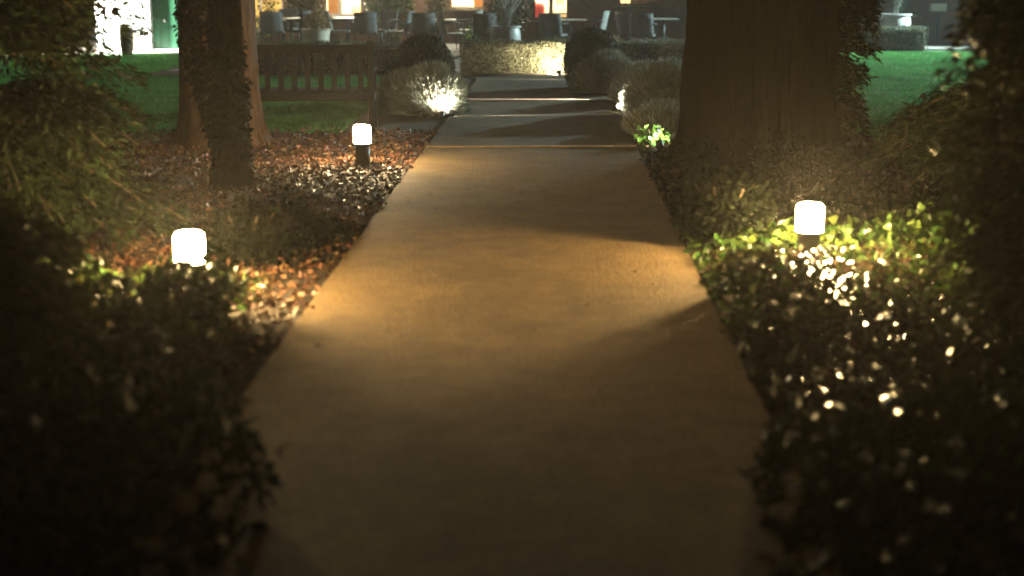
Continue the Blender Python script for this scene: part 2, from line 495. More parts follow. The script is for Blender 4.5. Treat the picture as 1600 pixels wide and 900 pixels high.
ti = empty('ivy_clad_tree', (PX(364, 10.85), 10.85, 0))
tag(ti, 'slim dark tree trunk clad in ivy standing before the broad reddish trunk', 'tree')
trunk_mesh('trunk', M_barkR, ti, 4.5, 0.125, 0.10, 0.05, 5.5, seg=48, rings=40, ridge=0.08)
n = 9000
zz = rng.uniform(0.12, 3.6, n)
aa = rng.uniform(0, 2 * np.pi, n)
rr = 0.105 + 0.03 * np.clip(zz / 0.5, 0, 1) + np.clip((zz - 0.3) / 0.8, 0, 1) * 0.075 + rng.normal(0, 0.018, n)
p = np.stack([np.cos(aa) * rr, np.sin(aa) * rr, zz], 1)
p[:, 0] -= np.clip((zz - 0.3) / 0.9, 0, 1) * 0.13
out = np.stack([np.cos(aa), np.sin(aa), np.zeros(n)], 1)
V, F = leaves(p, rdir(n, -0.9) + out * 0.5, out + rdir(n) * 0.6, rng.uniform(0.028, 0.05, n), 0.85, shape='lobed')
tag(npmesh('ivy', V, F, mat('old_ivy_leaf', (.003, .0045, .0022), .7, .3, 6, island=.4, spec=.06), ti), kind='stuff')
limbs(ti, 2.6, 4.2, 4, 1.0, 0.035, M_barkR)
crown(ti, 4.3, 1.2, 1.0, 2500, M_shrub, 0.09)

# conifers: a stem, branches that arch out and droop, and flat sprays of narrow leaves along them
def conifer(name, label, loc, h, rad, nb, per, m, zmin=0.15, size=0.11, gap=0.0, taper=0.35, azim=None):
    t = empty(name, loc)
    tag(t, label, 'conifer' if 'conifer' in name else 'shrub')
    MB().tube([(0, 0, -0.05), (0.03, 0.02, h * .5), (0, 0, h)], [0.07, 0.05, 0.012], 10).build('trunk', M_stem, t)
    br = MB()
    Pn, An, Nn, Sn = [], [], [], []
    for i in range(nb):
        z = zmin + (h - zmin) * (i / nb) + random.uniform(-.05, .05)
        a = azim() if azim else random.uniform(0, 2 * math.pi)
        L = rad * (1 - taper * z / h) * random.uniform(0.65, 1.08)
        d = Vector((math.cos(a), math.sin(a), 0))
        pts = []
        for s in range(7):
            q = s / 6
            pts.append(Vector((0, 0, z)) + d * L * q + Vector((0, 0, 0.22 * math.sin(q * 2.6) - 0.30 * q * q)) * L * 0.7)
        br.tube(pts, [0.012 * (1 - .85 * s / 6) + 0.002 for s in range(7)], 5, cap=False)
        side = Vector((-d.y, d.x, 0))
        for j in range(per):
            q = random.uniform(0.22, 1.02)
            f = q * 6; k = min(int(f), 5)
            base = pts[k].lerp(pts[k + 1], f - k)
            sgn = random.choice((-1, 1))
            w_ = L * 0.32 * (1.15 - q) + 0.05
            base = base + side * sgn * random.uniform(0, w_) + Vector((0, 0, random.gauss(0, .035)))
            ax = (d * random.uniform(.5, 1) + side * sgn * random.uniform(.1, .9) + Vector((0, 0, random.uniform(-.65, .1))))
            Pn.append(base); An.append(ax); Nn.append((random.gauss(0, .45), random.gauss(0, .45), 1)); Sn.append(random.uniform(.6, 1.3) * size)
    br.build('branch', M_stem, t)
    V, F = leaves(np.array([list(v) for v in Pn]), np.array([list(v) for v in An]) + rng.normal(0, .3, (len(Pn), 3)), np.array(Nn) + rng.normal(0, .3, (len(Pn), 3)), np.array(Sn), 0.3, 0.12)
    tag(npmesh('foliage', V, F, m, t), kind='stuff')
    return t

conifer('conifer', 'tall dark conifer at the upper left with lawn showing through its gaps', (-3.15, 8.35, 0), 2.5, 1.2, 190, 300, M_yew2, 0.1, 0.07)
conifer('conifer', 'dense dark conifer filling the right edge of the picture', (2.5, 5.9, 0), 2.9, 0.66, 420, 260, M_yew, 0.05, 0.07, taper=0.0)
blob('dense_inside', (0, 0, 1.4), (.48, .48, 1.6), M_core, bpy.data.objects['conifer.001'], 4, 0.1)
conifer('conifer', 'low feathery dark conifer at the lower left corner', (-2.25, 4.9, 0), 0.75, 0.85, 150, 240, M_yew, 0.05, 0.07, taper=0.25)
conifer('conifer', 'dim spreading conifer between the dark trunk and the right lawn', (3.75, 10.3, 0), 0.78, 1.25, 80, 260, M_yew2, 0.08, 0.085, taper=0.3)
conifer('conifer', 'feathery dark branches of a conifer beside the massive right trunk', (2.72, 12.3, 0), 2.2, 0.42, 110, 160, M_yew, 0.1, 0.08, taper=0.2)

# ------------------------------------------------------------------ bench
def bench():
    bx = PX(580, 14.55)
    W = 1.55
    t = empty('garden_bench', (bx - W / 2, 14.6, 0), R(2))
    tag(t, 'wooden slatted garden bench seen from behind, beside the reddish trunk', 'bench')
    for s in (-1, 1):
        MB().box((s * W / 2, 0, 0.475), (0.065, 0.055, 0.95), bevel=0.006).build('leg', M_bench, t)
        MB().box((s * W / 2, 0.50, 0.315), (0.065, 0.055, 0.63), bevel=0.006).build('leg', M_bench, t)
        MB().box((s * W / 2, 0.265, 0.648), (0.075, 0.52, 0.03), bevel=0.006).build('armrest', M_bench, t)
        MB().box((s * W / 2, 0.25, 0.37), (0.04, 0.44, 0.07)).build('side_rail', M_bench, t)
    a = W - 0.066
    MB().box((0, 0, 0.875), (a, 0.035, 0.085), bevel=0.005).build('top_rail', M_bench, t)
    MB().box((0, 0, 0.395), (a, 0.035, 0.095), bevel=0.005).build('back_rail', M_bench, t)
    MB().box((0, 0.5, 0.39), (a, 0.035, 0.08), bevel=0.005).build('front_rail', M_bench, t)
    k = 11
    for i in range(k):
        x = -a / 2 + a * (i + .5) / k
        MB().box((x, 0, 0.6375), (0.058, 0.018, 0.388), bevel=0.003).build('back_slat', M_bench, t)
    for i in range(5):
        MB().box((0, 0.065 + 0.095 * i, 0.445), (a, 0.075, 0.02), bevel=0.003).build('seat_slat', M_bench, t)
bench()

# ------------------------------------------------------------------ clipped and loose bushes
def hedge(label, pts, wdt, h, nper, m, leaf=0.028, name='clipped_hedge', core=M_core):
    """low hedge along a line of (x, y): rounded box of small leaves over a twiggy inside"""
    t = empty(name, (pts[0][0], pts[0][1], 0))
    tag(t, label, 'hedge', 'low clipped hedges round the patio')
    o = Vector((pts[0][0], pts[0][1], 0))
    Q = [Vector((x, y, 0)) - o for x, y in pts]
    cb = MB()
    Pn = []; Nn = []
    for a, b in zip(Q, Q[1:]):
        d = (b - a); L = d.length; d.normalize(); s = Vector((-d.y, d.x, 0))
        cb.box((a + b) / 2 + Vector((0, 0, h * .47)), (L, wdt * .84, h * .9), Matrix(((d.x, s.x, 0), (d.y, s.y, 0), (0, 0, 1))), bevel=0.05)
        n = int(nper * L)
        u = rng.uniform(-0.04, L + 0.04, n)
        per = rng.uniform(0, 2 * h + wdt, n)       # unrolled cross-section
        for ui, pi_ in zip(u, per):
            if pi_ < h: y, z, nn = -wdt / 2, pi_, -s
            elif pi_ < h + wdt: y, z, nn = pi_ - h - wdt / 2, h, Vector((0, 0, 1))
            else: y, z, nn = wdt / 2, pi_ - h - wdt, s
            e = 0.06
            yy = max(-wdt / 2, min(wdt / 2, y)); zz_ = z
            if h - zz_ < e and abs(abs(yy) - wdt / 2) < e:
                yy *= 0.96; zz_ -= 0.02
            pp = a + d * ui + s * yy + Vector((0, 0, zz_))
            pp += Vector((nn.x, nn.y, nn.z)) * (random.gauss(0, .014) + 0.05 * noise.noise(Vector((pp.x * 2.5 + o.x, pp.y * 2.5, pp.z * 2.5))))
            Pn.append(pp); Nn.append(nn)
    cb.build('branches', core, t)
    n = len(Pn)
    Pn = np.array([list(v) for v in Pn]); Nn = np.array([list(v) for v in Nn])
    V, F = leaves(Pn, Nn * 0.6 + rdir(n, 0.5), Nn + rdir(n) * 0.9, rng.uniform(.7, 1.3, n) * leaf, 0.6)
    tag(npmesh('foliage', V, F, m, t), kind='stuff')
    return t

hc = [G(722, 117), G(800, 117), G(878, 119)]
hedge('clipped hedge closing the path, lit warm by a spotlight at its right end', [(hc[0].x, D_END + .3), (0.0, D_END + .32), (0.83, D_END + .3)], 0.55, 0.51, 19000, M_box, .024)
hedge('grey-green hedge behind the bench and left of the dark topiary dome', [(-5.2, 24.0), (-3.2, 23.9), (-1.35, 23.75)], 0.55, 0.50, 4500, M_box)
hedge('low hedge with bluish sheen between the path end and the dark trunk', [(1.8, 26.7), (3.6, 26.9)], 0.6, 0.40, 5000, M_box)
hedge('low dark hedge below the tall pot on the right lawn edge', [(6.7, 31.3), (8.9, 31.3)], 0.7, 0.50, 5000, M_box)
hedge('short hedge behind the lit path-end hedge, right of the big pot', [(0.5, 24.9), (1.75, 25.3)], 0.5, 0.52, 4500, M_box)

def dome(label, u, Y, r, h):
    t = empty('topiary_dome', (PX(u, Y), Y, 0))
    tag(t, label, 'topiary', 'dark clipped domes beside the path end')
    blob('branches', (0, 0, h * .42), (r * .9, r * .9, h * .53), M_core, t, u, 0.03)
    n = 14000
    p = unit(rng.normal(size=(n, 3)))
    p[:, 2] = np.abs(p[:, 2]) * np.sign(rng.uniform(-.6, 1, n))
    q = p * np.array([r, r, h * .58]) * (1 + rng.normal(0, .025, (n, 1)))
    q[:, 2] += h * .42
    k = q[:, 2] > 0; q, p = q[k], p[k]
    V, F = leaves(q, p * .5 + rdir(len(q), .4), p + rdir(len(q)) * .7, rng.uniform(.7, 1.3, len(q)) * .026, 0.6)
    tag(npmesh('foliage', V, F, M_dome, t), kind='stuff')
dome('dark clipped dome behind the grey bush, left side of the path', 662, 18.6, 0.40, 0.84)
dome('dark clipped dome at the right of the lit hedge', 925, 20.6, 0.40, 0.86)

def lavender(label, loc, r, h, n=9000, m=M_lav, ln=0.09):
    t = empty('lavender_bush', loc)
    tag(t, label, 'bush', 'grey lavender bushes along the path')
    blob('branches', (0, 0, h * .22), (r[0] * .82, r[1] * .82, h * .58), M_core, t, loc[0] * 3, 0.1)
    p = unit(rng.normal(size=(n, 3)))
    p[:, 2] = np.abs(p[:, 2]) * 0.95 + 0.02
    lump = np.array([1 + .16 * noise.noise(Vector((float(a[0]) * 2.2 + loc[0], float(a[1]) * 2.2, float(a[2]) * 2.2))) for a in p])[:, None]
    q = p * np.array([r[0], r[1], h * .82]) * rng.uniform(.74, 1.06, (n, 1)) * lump
    ax = unit(p * np.array([.9, .9, .5])) + np.array([0, 0, .75]) + rng.normal(0, .42, (n, 3))
    V, F = leaves(q, ax, rdir(n), rng.uniform(.5, 1.2, n) * ln, rng.uniform(.07, .13, n), 0.0, shape='spike')
    tag(npmesh('foliage', V, F, m, t), kind='stuff')
    return t

lavender('grey bush glowing at its foot, left edge of the path', (PX(672, 16.8), 16.95, 0), (.42, .5, 0), .64, 30000)
lavender('grey bush behind the glowing one at the left of the path', (PX(636, 18.0) , 18.0, 0), (.40, .45, 0), .48, 16000)
lavender('grey lavender bush against the dark trunk, right edge of the path', (PX(1052, 16.6), 16.75, 0), (.55, .7, 0), .68, 42000)
lavender('rounded grey lavender bush nearest the right dome', (PX(952, 19.6), 20.0, 0), (.47, .5, 0), .62, 24000)
lavender('grey lavender bush in the middle of the right row', (PX(1012, 18.2), 18.5, 0), (.42, .5, 0), .54, 20000)
lavender('low lavender bush at the left foot of the dark trunk', (PX(1040, 14.6), 14.7, 0), (.38, .6, 0), .34, 13000)

# rosemary-like sprigs catching the left spotlight
def sprigs(label, loc, n, h, spread):
    t = empty('sprig_plant', loc)
    tag(t, label, 'plant')
    Pn, An, Nn, Sn = [], [], [], []
    for i in range(n):
        a = random.uniform(0, 2 * math.pi); s = random.uniform(.2, 1)
        d = Vector((math.cos(a) * spread * s, math.sin(a) * spread * .7 * s, h * random.uniform(.6, 1.1)))
        pts = [Vector((math.cos(a) * .03, math.sin(a) * .03, 0)), d * .5 + Vector((d.x * .12, d.y * .12, 0)), d]
        MB().tube(pts, [.0045, .0035, .002], 5).build('sprig', M_stem, t)
        for j in range(34):
            q = random.uniform(.25, 1.0)
            b = pts[0].lerp(pts[1], q * 2) if q < .5 else pts[1].lerp(pts[2], q * 2 - 1)
            Pn.append(b); An.append(d.normalized() * .6 + Vector((random.gauss(0, .6), random.gauss(0, .6), random.gauss(.2, .3))))
            Nn.append((random.gauss(0, 1), random.gauss(0, 1), 1)); Sn.append(random.uniform(.02, .045))
    V, F = leaves(np.array([list(v) for v in Pn]), np.array([list(v) for v in An]), np.array(Nn), np.array(Sn), .35)
    tag(npmesh('foliage', V, F, M_lav, t), kind='stuff')
sprigs('brightly lit sprigs in front of the glowing grey bush', (S_left.x - 0.01, S_left.y + 0.17, 0), 24, .44, .26)

def leafy(label, loc, n, r, h, size, m, cat='plant', name='leafy_plant', shape='leaf', width=.7, flowers=0, group=None):
    t = empty(name, loc)
    tag(t, label, cat, group)
    for i in range(6):
        a = i * 1.05
        MB().tube([(0, 0, -.02), (math.cos(a) * r * .3, math.sin(a) * r * .3, h * .5), (math.cos(a) * r * .6, math.sin(a) * r * .6, h * .85)], [.008, .006, .003], 5).build('stem', M_stem, t)
    p = unit(rng.normal(size=(n, 3))) * rng.uniform(.35, 1, (n, 1)) * np.array([r, r, h * .5])
    p[:, 2] += h * .5
    V, F = leaves(p, rdir(n, -.1), rdir(n, 1.0), rng.uniform(.6, 1.3, n) * size, width, shape=shape)
    tag(npmesh('foliage', V, F, m, t), kind='stuff')
    for i in range(flowers):
        a = random.uniform(0, 6.28); e = random.uniform(.2, .95)
        c = Vector((math.cos(a) * r * .95, -abs(math.sin(a)) * r * .95, h * e))
        fb = MB()
        for k in range(5):
            b = k * 1.2566
            fb.box(c + Vector((math.cos(b) * .022, -.01, math.sin(b) * .022)), (.03, .006, .026), Matrix.Rotation(-b, 3, 'Y'))
        fb.build('flower', M_flower, t)
    return t
M_bright = mat('fresh_green_leaf', (0.10, 0.22, 0.04), 0.4, 0.25, 6, island=0.4, hue=.02, trans=.25)
leafy('small bright green leafy plant at the right end of the path joint', (S_plant.x + .12, D_JOINT + .22, 0), 130, .19, .22, .07, M_bright)

# ------------------------------------------------------------------ leaf litter, ground cover, grass
def in_region(n, x0, x1, y0, y1):
    return rng.uniform(x0, x1, n), rng.uniform(y0, y1, n)

def edge_l(y): return np.array([path_l(float(v)) for v in y])
def edge_r(y): return np.array([path_r(float(v)) for v in y])

def keep_off(x, y, pts, r):
    k = np.ones(len(x), bool)
    for p in pts:
        k &= (x - p[0]) ** 2 + (y - p[1]) ** 2 > r * r
    return k

n = 42000
x, y = in_region(n, -4.6, -0.5, 3.6, 14.9)
k = (x < edge_l(y) - 0.01 + rng.normal(0, .025, n)) & keep_off(x, y, [L1, L2], .10)
x, y = x[k], y[k]; n = len(x)
z = np.abs(rng.normal(0.012, .014, n)) + 0.004
p = np.stack([x, y, z], 1)
V, F = leaves(p, rdir(n, .0) * np.array([1, 1, .35]), rdir(n, .3), rng.uniform(.02, .055, n), rng.uniform(.4, .8, n), .3)
tag(npmesh('leaf_litter', V, F, M_litter), 'reddish brown fallen leaves and needles covering the left bed', 'leaf litter', kind='stuff')

n = 9000
x, y = in_region(n, 0.6, 3.2, 5.0, 15.5)
k = (x > edge_r(y) + 0.02 + rng.normal(0, .03, n)) & keep_off(x, y, [L3], .10)
x, y = x[k], y[k]; n = len(x)
p = np.stack([x, y, np.abs(rng.normal(.012, .012, n)) + .004], 1)
V, F = leaves(p, rdir(n) * np.array([1, 1, .35]), rdir(n, .6), rng.uniform(.02, .05, n), .6, .3)
tag(npmesh('leaf_litter', V, F, M_litter), 'dark fallen leaves on the soil right of the path', 'leaf litter', kind='stuff')

# stray leaves and crumbs on the concrete
n = 260
y = rng.uniform(4.2, 11.5, n); q = rng.uniform(.02, .98, n)
q = np.where(rng.uniform(size=n) < .55, rng.beta(.6, 2.5, n), q)
x = edge_l(y) * (1 - q) + edge_r(y) * q
p = np.stack([x, y, np.full(n, .034)], 1)
V, F = leaves(p, rdir(n) * np.array([1, 1, .1]), rdir(n, 2.5), rng.uniform(.006, .02, n) + .02 * (rng.uniform(size=n) < .25), .6, .25)
tag(npmesh('fallen_leaves', V, F, mat('dead_leaf', (.07, .04, .02), .7, .3, 6, island=.4)), 'few small brown leaves strewn over the concrete path', 'leaves', kind='stuff')

def cover(name, label, cat, n, x0, x1, y0, y1, side, hfun, size, m, shape, away, stems=True, over=0.0, up=.9):
    x, y = in_region(n, x0, x1, y0, y1)
    h = hfun(x, y)
    over = over * (1 + (3.0 if side < 0 else 1.9) * np.clip((4.9 - y) / .7, 0, 1))
    if side > 0: k = (x > edge_r(y) - over * np.clip(h / .3, 0, 1)) & (h > .01)
    else: k = (x < edge_l(y) + over * np.clip(h / .3, 0, 1)) & (h > .01)
    for c, r in away:
        k &= (x - c[0]) ** 2 + (y - c[1]) ** 2 > r * r
    x, y, h = x[k], y[k], h[k]; n = len(x)
    z = h * np.sqrt(rng.uniform(.04, 1, n)) * rng.uniform(.75, 1.15, n)
    p = np.stack([x, y, z], 1)
    V, F = leaves(p, rdir(n, -.15), rdir(n, up), rng.uniform(.55, 1.35, n) * size, rng.uniform(.6, .95, n) if shape == 'lobed' else rng.uniform(.4, .6, n), .2, shape)
    sv = []
    o = npmesh(name, V, F, m)
    return tag(o, label, cat, kind='stuff')

def bump2(x, y, s, k): return np.array([noise.noise(Vector((float(a) * s, float(b) * s, k))) for a, b in zip(x, y)])

# ivy round the right light: low in front of the lamp, higher behind and right
def h_ivy(x, y):
    h = (.10 + .06 * bump2(x, y, 1.7, 2.)) * np.where(y < 7.6, .6, 1.) + .10 * np.clip((y - 7.9) / .8, 0, 1) + .14 * np.clip((x - 2.0) / .8, 0, 1)
    h *= np.clip((9.0 - y) / .5, 0, 1)
    h *= np.clip((x - edge_r(y) + .05) / .22, .15, 1)
    # thicker clumps near the path, on both sides of the lamp
    h += .22 * np.exp(-((x - 1.25) / .22) ** 2 - ((y - 6.75) / .35) ** 2)
    return h
cover('ivy_ground_cover', 'glossy green ivy spreading round the right bollard light', 'ivy', 13000, 0.7, 4.2, 6.3, 11.4, 1, h_ivy, .056, M_ivy, 'lobed', [(L3, .13)], over=.05)
def h_dk(x, y):
    h = .16 + .08 * bump2(x, y, 1.9, 3.) + .22 * np.exp(-((x - 1.3) / .26) ** 2 - ((y - 8.9) / .5) ** 2)
    h = h + .25 * np.exp(-((x - 2.0) / .9) ** 2 - ((y - 11.2) / .5) ** 2)
    return h * np.clip((y - 8.3) / .3, 0, 1) * np.clip((x - edge_r(y) + .02) / .15, 0, 1)
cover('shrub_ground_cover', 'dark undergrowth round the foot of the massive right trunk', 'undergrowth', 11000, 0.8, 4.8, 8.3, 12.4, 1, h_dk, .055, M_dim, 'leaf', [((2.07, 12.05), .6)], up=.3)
def h_ivy2(x, y):
    h = .11 + .07 * bump2(x, y, 1.5, 5.) + .12 * np.clip((x - 1.5) / .8, 0, 1)
    h *= np.clip((x - edge_r(y) + .05 + .24 * np.clip((4.9 - y) / .7, 0, 1)) / .25, .2, 1)
    h += .12 * np.clip((4.9 - y) / .7, 0, 1)
    h *= 1 - .4 * np.clip((y - 4.9) / .5, 0, 1)
    return h
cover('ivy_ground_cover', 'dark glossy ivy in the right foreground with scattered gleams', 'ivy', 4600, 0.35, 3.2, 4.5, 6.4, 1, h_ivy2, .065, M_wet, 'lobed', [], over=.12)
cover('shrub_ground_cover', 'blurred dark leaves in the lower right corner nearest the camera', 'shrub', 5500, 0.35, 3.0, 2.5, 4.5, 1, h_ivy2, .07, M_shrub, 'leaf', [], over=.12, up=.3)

n = 6500
x, y = in_region(n, 1.1, 2.7, 5.0, 7.75)
k = (x > edge_r(y) + .06) & keep_off(x, y, [L3], .12) & (rng.uniform(size=n) < np.exp(-((x - 1.6) / .55) ** 2))
x, y = x[k], y[k]; n = len(x)
p = np.stack([x, y, h_ivy(x, y) * rng.uniform(.85, 1.25, n) * .9 + .03], 1)
V, F = leaves(p, rdir(n) * np.array([1, 1, .3]), rdir(n, 2.2), rng.uniform(.025, .05, n), .6, .25)
tag(npmesh('leaf_litter', V, F, mat('wet_dead_leaf', (.05, .035, .016), .2, .4, 6, island=.5, spec=.6)), 'wet fallen leaves gleaming in front of the ivy light', 'leaf litter', kind='stuff')

# dark leafy shrubs at the lower left, in front of the left light
def h_sh(x, y):
    h = .34 + .12 * bump2(x, y, 1.6, 9.) + .18 * np.clip((-1.7 - x) / .8, 0, 1)
    h *= np.clip((edge_l(y) + .1 + .42 * np.clip((4.9 - y) / .7, 0, 1) - x) / .35, .15, 1)
    h *= np.clip((6.6 - y) / .3, .0, 1)
    h *= np.where(y > 5.15, np.clip((-1.0 - .38 * np.clip((y - 5.15) / .7, 0, 1) - x) / .2, 0, 1), 1)
    return h
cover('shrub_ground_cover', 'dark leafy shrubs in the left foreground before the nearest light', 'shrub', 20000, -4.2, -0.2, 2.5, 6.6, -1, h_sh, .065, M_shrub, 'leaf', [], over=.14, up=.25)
def h_sh2(x, y):
    h = .16 + .08 * bump2(x, y, 2., 4.)
    return h * np.clip((-1.25 - x) / .4, 0, 1) * np.clip((7.6 - y) / .5, 0, 1)
def h_sh3(x, y):
    return .30 * np.exp(-((x + 1.42) / .28) ** 2 - ((y - 8.6) / .5) ** 2)
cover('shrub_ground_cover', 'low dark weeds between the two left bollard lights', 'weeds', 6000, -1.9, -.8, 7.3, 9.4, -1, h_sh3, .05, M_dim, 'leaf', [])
cover('shrub_ground_cover', 'low leaves close round the foot of the left bollard light', 'shrub', 2600, -3.6, -1.2, 6.0, 7.6, -1, h_sh2, .06, M_ivy, 'leaf', [(L1, .13)])

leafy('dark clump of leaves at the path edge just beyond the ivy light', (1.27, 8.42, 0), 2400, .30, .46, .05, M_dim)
leafy('dark clump of leaves at the path edge just before the ivy light', (1.24, 6.86, 0), 380, .3, .30, .055, M_wet)
leafy('added dark clump of leaves blocking light beyond the nearest left light', (-1.5, 7.95, 0), 1200, .26, .34, .05, M_dim)  # clump added to block lamp light from the path farther on
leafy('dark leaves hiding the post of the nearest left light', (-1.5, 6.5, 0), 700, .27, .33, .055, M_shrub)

# lawn blades where the photograph shows turf
def grass(label, polys, n):
    ps = []
    for (x0, x1, y0, y1) in polys:
        kk = int(n * (x1 - x0) * (y1 - y0))
        x, y = in_region(kk, x0, x1, y0, y1)
        ps.append(np.stack([x, y, np.full(kk, .01)], 1))
    p = np.concatenate(ps); k = len(p)
    V, F = leaves(p, rdir(k, 1.1), rdir(k), rng.uniform(.025, .055, k), rng.uniform(.16, .3, k), 0, 'blade')
    tag(npmesh('grass', V, F, M_grass), label, 'grass', kind='stuff')
grass('short lawn grass left, behind the trunk and round the bench', [(-9.5, -1.75, 14.6, 23.3), (-9.5, -6, 23.3, 29.4)], 1900)
grass('short lawn grass right of the dark trunk', [(2.6, 9.5, 14, 26.2), (4.2, 12, 26.2, 30.6)], 1500)

# ------------------------------------------------------------------ house
HY = 35.2
def wx(u): return P(u, 20, HY).x
def wz(v): return P(800, v, HY).z
WZ1 = 2.25
openings = [  # left, right, bottom pixel
    (386, 443, 47), (507, 566, 25), (703, 757, 14), (831, 891, 33), (966, 1044, 9), (1180, 1250, 20)]
rects = [(wx(a), wx(b), wz(v), WZ1) for a, b, v in openings]
hs = empty('house', (0, HY, 0))
tag(hs, 'long brick house with lit windows behind the patio', 'house')
X0, X1, ZT = -8.2, 15.0, 3.0
wall = MB()
xs = X0
for (a, b, z0, z1) in rects:
    wall.box(((xs + a) / 2, .15, ZT / 2), (a - xs, .3, ZT))
    wall.box(((a + b) / 2, .15, z0 / 2), (b - a, .296, z0))
    wall.box(((a + b) / 2, .15, (z1 + ZT) / 2), (b - a, .296, ZT - z1))
    xs = b
wall.box(((xs + X1) / 2, .15, ZT / 2), (X1 - xs, .3, ZT))
wall.build('wall', M_brick, hs)
MB().box(((X0 + X1) / 2, 1.6, ZT + .45), (X1 - X0 + .6, 5.2, .12), Matrix.Rotation(R(14), 3, 'X')).build('roof', M_roof, hs)

def room(a, b, z0, z1, power, colr, wallm):
    D = 2.2; m = .6; zf = .02
    rb = MB()
    A, B = a - m, b + m
    rb.box(((A + B) / 2, .3 + D, (zf + 2.6) / 2), (B - A, .05, 2.6))
    rb.box((A, .3 + D / 2, 1.3), (.05, D, 2.6)); rb.box((B, .3 + D / 2, 1.3), (.05, D, 2.6))
    rb.box(((A + B) / 2, .3 + D / 2, 2.65), (B - A, D, .05)); rb.box(((A + B) / 2, .3 + D / 2, .03), (B - A, D, .04))
    return rb.build('room_wall', wallm, hs)

def room_lamp(x, y, z, power, colr, parent, r=.12):
    ld = bpy.data.lights.new('room_lamp', 'POINT'); ld.energy = power; ld.color = colr; ld.shadow_soft_size = r
    o = bpy.data.objects.new('room_lamp', ld); col.objects.link(o); o.parent = parent; o.location = (x, y, z)
    return o

def window(a, b, z0, z1, mull, fm, fw=.055):
    f = MB()
    f.box(((a + b) / 2, .08, z0 + fw / 2), (b - a, .07, fw)).box(((a + b) / 2, .08, z1 - fw / 2), (b - a, .07, fw))
    f.box((a + fw / 2, .08, (z0 + z1) / 2), (fw, .066, z1 - z0 - 2 * fw)).box((b - fw / 2, .08, (z0 + z1) / 2), (fw, .066, z1 - z0 - 2 * fw))
    wn = f.build('window', fm, hs)
    xs = [a + fw] + [m for m in mull] + [b - fw]
    for m in mull:
        MB().box((m, .08, (z0 + z1) / 2), (fw, .06, z1 - z0 - 2 * fw)).build('mullion', fm, wn)
    for p, q in zip(xs, xs[1:]):
        MB().box(((p + q) / 2, .085, (z0 + z1) / 2), (q - p - fw * .9, .006, z1 - z0 - 2 * fw)).build('pane', M_glass, wn)
    MB().box(((a + b) / 2, -.05, z0 - .03), (b - a + .16, .2, .055), bevel=.008).build('sill', fm, wn)
    return wn

LW = (1.0, 0.82, 0.55)
M_wf = mat('warm_window_frame', (0.45, 0.36, 0.22), 0.5, .08, 5)
(a, b, z0, z1) = rects[0]
window(a, b, z0, z1, [a + .36 * (b - a)], M_white); room(a, b, z0, z1, 0, 0, M_cream); room_lamp((a + b) / 2, 1.3, 1.9, 1700, LW, hs)
MB().box(((a + b) / 2, .45, (z0 + z1) / 2), (b - a, .02, z1 - z0), bevel=.004).build('blind', mat('thin_blind', (.75, .66, .45), .8, .05, 5, trans=.6), hs)
(a, b, z0, z1) = rects[1]
window(a, b, z0, z1, [a + .40 * (b - a)], M_white); room(a, b, z0, z1, 0, 0, M_cream); room_lamp((a + b) / 2, 1.0, 1.9, 900, (1, .85, .62), hs)
MB().box((a + .22 * (b - a), .5, (z0 + z1) / 2), (.38 * (b - a), .03, z1 - z0)).build('curtain', M_orange, hs)
MB().box((a + .75 * (b - a), 1.9, z0 + .05), (.5, .06, .35), bevel=.03).build('sofa_back', M_orange, hs)
(a, b, z0, z1) = rects[2]
window(a, b, z0, z1, [], M_wf); room(a, b, z0, z1, 0, 0, M_cream); room_lamp((a + b) / 2, 1.2, 1.9, 800, LW, hs)
MB().box((a + .82 * (b - a), .5, (z0 + z1) / 2), (.3 * (b - a), .03, z1 - z0)).build('curtain', M_orange, hs)
(a, b, z0, z1) = rects[3]
M_wd = mat('brown_window_frame', (0.13, 0.09, 0.05), 0.5, .1, 5)
window(a, b, z0, z1, [a + .5 * (b - a)], M_wd, .09); room(a, b, z0, z1, 0, 0, M_cream); room_lamp((a + b) / 2, 1.2, 1.9, 450, (1, .86, .68), hs)
c = MB(); c.lathe([(0, .42), (.12, .42), (.15, .6), (.14, .85), (.09, .93), (0, .94)], 20, (a + .2 * (b - a), .75, 0)); c.build('red_chair', M_red, hs)
MB().box((a + .8 * (b - a), 2.0, 1.0), (.22, .04, .22)).build('picture', M_orange, hs)
MB().box((a + .5 * (b - a), .9, .68), (1.0, .3, .03)).build('shelf', M_leg, hs)
(a, b, z0, z1) = rects[4]
window(a, b, z0, z1, [a + .27 * (b - a)], M_wd, .06); room(a, b, z0, z1, 0, 0, M_cream); room_lamp(a + .15 * (b - a), 1.2, 1.9, 250, LW, hs)
MB().box((a + .64 * (b - a), .5, (z0 + z1) / 2), (.70 * (b - a), .03, z1 - z0)).build('curtain', mat('brown_curtain', (.2, .11, .06), .9, .3, 7), hs)
(a, b, z0, z1) = rects[5]
window(a, b, z0, z1, [(a + b) / 2], M_wd, .06)
MB().box(((a + b) / 2, .5, (z0 + z1) / 2), (b - a, .03, z1 - z0)).build('curtain', M_core, hs)

